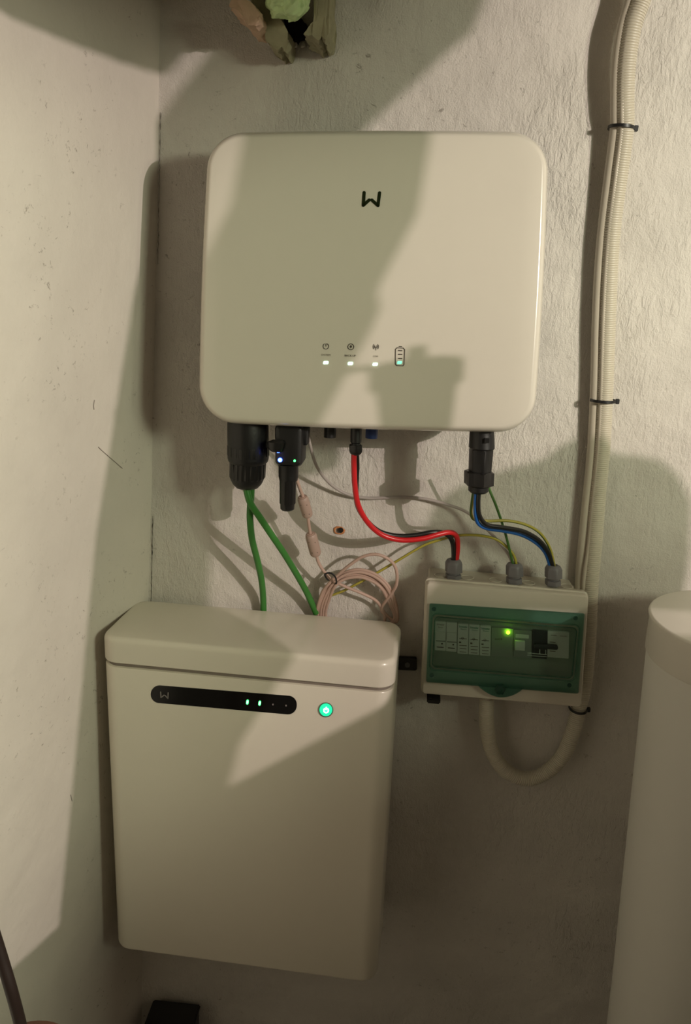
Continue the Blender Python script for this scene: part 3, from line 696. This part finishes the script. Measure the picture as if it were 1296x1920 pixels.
# ------------------------------------------------------------------ broken opening with boards and foam at the top
def chunk(name, label, cat, px, y0, y1, m, amp=.004, seed=0, cuts=5, parent=None):
    bm = bmesh.new(); n = len(px)
    rings = []
    for j in range(cuts + 1):
        t = j / cuts; yy = y0 + (y1 - y0) * t; rings.append([at(x, y, yy) if False else at(x, y, y0) + Vector((0, yy - y0, 0)) for x, y in px])
    loft_into(bm, rings)
    bmesh.ops.triangulate(bm, faces=bm.faces[:]); bmesh.ops.subdivide_edges(bm, edges=bm.edges[:], cuts=3, use_grid_fill=True)
    for v in bm.verts:
        v.co += Vector([noise.noise(v.co * 55 + Vector((seed, i * 9, 0))) for i in range(3)]) * amp + Vector([noise.noise(v.co * 180 + Vector((seed, i * 5, 0))) for i in range(3)]) * amp * .4 + Vector([noise.noise(v.co * 420 + Vector((seed, i * 7, 0))) for i in range(3)]) * amp * .25
    o = link(name, mesh_from(bm, name), m, parent)
    if label: tag(o, label, cat)
    return o
lb = thing('broken_board', 'splintered board left of the pale green foam, end broken off', 'board', at(500, 60, -.06))
chunk('plank', None, None, [(486, -70), (500, 0), (541, 60), (540, 84), (536, 97), (528, 90), (522, 97), (512, 86), (500, 74), (486, 44), (470, 0), (440, -70)], -.07, 0, M['wood'], parent=lb)
chunk('broken_end', None, None, [(428, 8), (440, -8), (470, 2), (488, 22), (489, 40), (478, 48), (464, 43), (450, 24)], -.115, -.03, M['wood_l'], seed=3, parent=lb)
chunk('broken_board', 'splintered board right of the pale green foam', 'board', [(598, -70), (618, -70), (617, 10), (613, 40), (616, 66), (610, 77), (603, 66), (597, 76), (584, 66), (570, 64), (580, 50), (596, 30), (600, 0)], -.09, 0, M['wood'], seed=5)
chunk('wall_cavity', 'dark ragged hole in plaster under the foam', 'hole', [(530, 20), (560, 30), (582, 52), (574, 70), (562, 72), (552, 82), (541, 84), (536, 60)], -.012, .01, M['dark'], seed=9)
for i, (x, y, r) in enumerate(((517, 91, 5), (527, 97, 4.5), (590, 80, 4), (601, 78, 5), (553, 84, 5.5), (567, 84, 5), (610, 70, 3.5), (505, 80, 4))):
    bm = bmesh.new(); bmesh.ops.create_icosphere(bm, subdivisions=3, radius=r * scale_at(x, y, -.01))
    c = at(x, y, -.006)
    for v in bm.verts: v.co = v.co * (1 + .45 * noise.noise(v.co * 160 + Vector((i, 0, 0)))) ; v.co.y *= .7; v.co += c
    tag(link('plaster_crumb', mesh_from(bm, 'c'), M['wall'] if i % 3 else M['wood']), ('pale' if i % 3 else 'dark') + ' crumb of plaster at the rim of the hole below the foam', 'crumb', 'pale crumbs at the hole rim' if i % 3 else 'dark crumbs at the hole rim')
# foam-clad pipe end
A, B = at(455, -130, -.15), at(566, 30, -.085); P = [A.lerp(B, t / 80) for t in range(81)]
d = (B - A); bm = bmesh.new(); R0 = 37 * scale_at(560, 30, -.09)
rad = lambda i: R0 * (1 + .05 * math.sin(i * .62)) * (1 if i < 60 else math.sqrt(max(.02, 1 - ((i - 59) / 21.2) ** 2)))
loft_into(bm, tube_rings(P, rad, 100))
for v in bm.verts: v.co += (v.co - A - d * ((v.co - A).dot(d) / d.dot(d))).normalized() * (.009 * noise.noise(v.co * 40) + .006 * noise.noise(v.co * 100) + .003 * noise.noise(v.co * 220))
tag(link('expanding_foam', mesh_from(bm, 'foam'), M['foam']), 'pale green lump of foam sticking out between broken boards', 'foam')

# drill hole with a torn rim
dh = thing('drill_hole', 'small dark drill hole with chipped orange rim in the wall', 'hole', at(638, 995, 0))
bm = bmesh.new(); c = at(637, 995, 0); rings = []
for rr, yy in ((.0095, .001), (.008, -.0012), (.0056, -.001)):
    rings.append([c + Vector((rr * math.cos(a) * (1 + .28 * noise.noise(Vector((math.cos(a) * 2, rr * 300, math.sin(a) * 2)))) - (.002 if math.cos(a) < 0 else 0), yy, rr * .8 * math.sin(a) * (1 + .3 * noise.noise(Vector((math.cos(a), 4, math.sin(a) * 2)))))) for a in [2*math.pi*k/30 for k in range(30)]])
loft_into(bm, rings, cap0=False, cap1=False); link('chipped_rim', mesh_from(bm, 'rim'), M['orange'], dh)
disc('bore', 639, 994, 5.0, YP(-.0022), M['dark'], dh, .0004, .002, n=20)

# ------------------------------------------------------------------ lower left: hanging cord, terracotta rim; dark box by the floor
tag(tube('hanging_cord', [at(*p) for p in ((-40, 1660, -.80), (-18, 1730, -.8), (4, 1800, -.8), (22, 1860, -.8), (38, 1920, -.79), (60, 2010, -.78), (90, 2130, -.76))], .0058, M['brownc'], None, n=14), 'dark brown cord hanging at the lower left corner', 'cord')
px0 = at(70, 1925, -.66)
rim = [(0, 0), (.035, 0)]
pt = thing('wooden_stool', 'reddish-brown rounded stool top at the bottom left edge', 'stool', (px0.x, px0.y, 0))
bm = bmesh.new(); c0 = Vector((px0.x + .004, px0.y - .045, px0.z - .006)); rings = []
for r_, z in ((.02, -.012), (.056, -.012), (.062, -.006), (.060, -.001), (.045, .004), (.02, .007), (.006, .008)):
    rings.append([c0 + Vector((r_ * math.cos(2*math.pi*k/40), r_ * math.sin(2*math.pi*k/40), z)) for k in range(40)])
loft_into(bm, rings); link('seat', mesh_from(bm, 'seat'), M['terra'], pt)
for sx, sy in ((-1, -1), (1, -1), (-1, 1), (1, 1)):
    loft('leg', tube_rings([c0 + Vector((sx * .03, sy * .03, -.01)), Vector((c0.x + sx * .045, c0.y + sy * .045, 0))], .010, 14), M['terra'], pt)
dx = at(279, 1905, -.05)
cr = thing('dark_crate', 'dark box on the floor under the battery, at the bottom edge', 'box', (dx.x + .05, -.04, 0))
box('body', (dx.x, -.07, 0), (dx.x + .10, -.01, dx.z - .006), M['black'], cr, .004)
box('lid', (dx.x - .003, -.073, dx.z - .006), (dx.x + .103, -.008, dx.z + .002), M['black_g'], cr, .003)

# ------------------------------------------------------------------ unseen shadow casters added right of the view, between bulb and wall
def slab(name, poly, y, th, m, parent=None, bev=.006):
    bm = bmesh.new(); f = [Vector((x, y - th/2, z)) for x, z in poly]; loft_into(bm, [f, [p + Vector((0, th, 0)) for p in f]])
    return link(name, mesh_from(bm, name), m, parent)
def toward(px, py, yp, Y):
    s_ = at(px, py, yp); t = (Y - s_.y) / (LAMP.y - s_.y); q = s_.lerp(LAMP, t); return (q.x, q.z)
def toward_l(px, py, Y):
    s_ = atl(px, py); t = (Y - s_.y) / (LAMP.y - s_.y); q = s_.lerp(LAMP, t); return (q.x, q.z)
YS = -1.15
def toward_z(px, py, z, Y):
    d_ = ray(px, py); s_ = Vector(CAM + d_ * ((z - CAM[2]) / d_[2])); t = (Y - s_.y) / (LAMP.y - s_.y); q = s_.lerp(LAMP, t); return (q.x, q.z)
# added unseen panel, its outline shaped to throw the long shade over the lower wall
rk = thing('shadow_panel', 'added unseen dark panel with sloping top, shaped to cast the lower shade', 'panel', (1.25, YS, 0))
top = [toward(1290, 945, 0, YS), toward(1262, 893, 0, YS), toward(1230, 868, 0, YS), toward(1190, 859, 0, YS), toward(1150, 855, 0, YS), toward(1110, 845, 0, YS), toward(1078, 824, 0, YS),
       toward(1060, 833, 0, YS), toward(1029, 861, 0, YS), toward(948, 882, 0, YS), toward(872, 908, 0, YS), toward(830, 940, 0, YS), toward(812, 985, 0, YS), toward(746, 1093, 0, YS), toward(735, 1310, -.194, YS),
       toward(600, 1383, -.194, YS), toward(420, 1482, -.194, YS), toward_l(115, 1735, YS), toward_l(20, 1822, YS)]
xl = top[-1][0] - .05
sa, sb = toward_z(1250, 1171, TZ, YS), toward_z(1296, 1145, TZ, YS); sc = toward(1276, 1107, 0, YS)
poly = [(2.5, 0), (2.5, sa[1] - .012), (sa[0] - .02, sa[1] - .012), (sa[0] - .02, sb[1] + .002), (sc[0], sb[1] + .002), sc, toward(1286, 1045, 0, YS)] + top + [(xl, top[-1][1] - .03), (xl, 0)]
slab('panel', poly, YS, .010, mat('panel_dark', (.07, .06, .045), .7), rk)
# added unseen board, cut to cast the slanted shadow band
pb = thing('shadow_board', 'added unseen long board up to the ceiling, casting the slanted shadow band', 'board', (1.1, YS, 1.7))
YD = YS - .02
Lb = [toward(405, 95, 0, YD), toward(340, 180, 0, YD), toward(300, 232, 0, YD), toward(480, 250, -.165, YD), toward(455, 380, -.17, YD), toward(388, 510, -.175, YD), toward_l(185, 1000, YD), toward_l(115, 1732, YD)]

Rb = [toward(880, 60, 0, YD), toward(840, 92, 0, YD), toward(720, 200, 0, YD), toward(808, 245, -.165, YD), toward(780, 400, -.17, YD), toward(703, 545, -.175, YD), toward(708, 580, -.176, YD), toward(690, 620, -.177, YD), toward(592, 800, -.185, YD), toward(540, 1190, -.17, YD), toward(440, 1400, -.194, YD), toward(420, 1482, -.194, YD)]
Rb = [Rb[0], Rb[1]] + Rb[3:]
zt = RZ - .002
slab('board', [(Lb[0][0] + .06, zt)] + Lb + [(Lb[-1][0], Lb[-1][1] - .03)] + Rb[::-1] + [(Rb[0][0] + .08, zt)], YD, .006, M['beam'], pb)
# added unseen beam, ragged lower edge shaped to shade the top of the walls
YM = YS + .08
low = [toward_l(-120, -55, YM), toward_l(0, 15, YM), toward_l(60, 50, YM), toward_l(200, 105, YM), toward_l(280, 130, YM), toward_l(292, 100, YM), toward(305, 91, 0, YM), toward(470, 86, 0, YM), toward(496, 60, 0, YM), toward(512, 0, 0, YM)]
pts = []
for a, b in zip(low, low[1:]):
    n = 14 if b[0] < low[4][0] + .001 else 4
    for k in range(n):
        t = k / n; pts.append((a[0] + (b[0] - a[0]) * t, a[1] + (b[1] - a[1]) * t + (.0016 * noise.noise(Vector((k * 1.7, a[0] * 30, 0))) if n == 14 else 0)))
pts.append(low[-1])
bm_ = slab('shadow_beam', [(-.18, RZ), (-.18, pts[0][1] + .002)] + pts + [(pts[-1][0] + .015, RZ)], YM, .04, M['beam'])
tag(bm_, 'added unseen timber beam with a ragged lower edge, shading the wall tops', 'beam')
# bucket added out of view, shaped to cast the rimmed shadow on the inverter
YB = -1.08
bk_ = thing('shadowcaster', 'added unseen bucket with a wide rim hooked onto the propped board', 'shadowcaster', (*toward(775, 740, -.18, YB)[:1], YB, toward(775, 740, -.18, YB)[1]))
def bp_(px, py): return toward(px, py, -.178, YB)
cxr, zr = bp_(781, 684); w1 = (bp_(868, 688)[0] - bp_(695, 693)[0]) / 2 / .83; z1 = bp_(780, 722)[1]; z2 = bp_(770, 850)[1]
w2 = (bp_(856, 725)[0] - bp_(708, 728)[0]) / 2 / .83; w3 = (bp_(820, 800)[0] - bp_(703, 800)[0]) / 2 / .83
cb = Vector((cxr, YB, 0)); rz = lambda r, z: [Vector((cb.x + r * .60 * math.cos(2*math.pi*k/40), YB + r * .60 * math.sin(2*math.pi*k/40), z)) for k in range(40)]
loft('pail', [rz(w3, z2), rz(w2, z1), rz(w1, z1), rz(w1, zr), rz(w1 * .94, zr), rz(w2 * .93, z1), rz(w3 * .93, z2 + .003)], M['caster'], bk_)
loft('hook_stem', [rz(.008, zr + .012), rz(.008, z2 + .003)], M['galv'], bk_)
tube('wall_arm', [Vector((cb.x - w1 * .8, YB, zr - .003)), Vector((cb.x - w1 * .58 - .02, YB - .02, zr - .003)), Vector((cb.x - w1 * .58 - .05, YD, zr - .003))], .002, M['galv'], bk_, n=8, step=.01)

# lamp holder over the bulb; the added fill light has no housing
ph = thing('pendant_lamp', 'bare bulb holder hanging from the ceiling', 'lamp', (LAMP.x, LAMP.y, LAMP.z))
loft('socket', [[Vector((LAMP.x + r * math.cos(2*math.pi*k/24), LAMP.y + r * math.sin(2*math.pi*k/24), LAMP.z + z)) for k in range(24)] for r, z in ((.014, .03), (.02, .04), (.02, .08), (.008, .1))], M['black'], ph)
tube('cord', [LAMP + Vector((0, 0, .09)), LAMP + Vector((0, 0, .2)), Vector((LAMP.x, LAMP.y, RZ))], .003, M['blackc'], ph, n=8, step=.05)
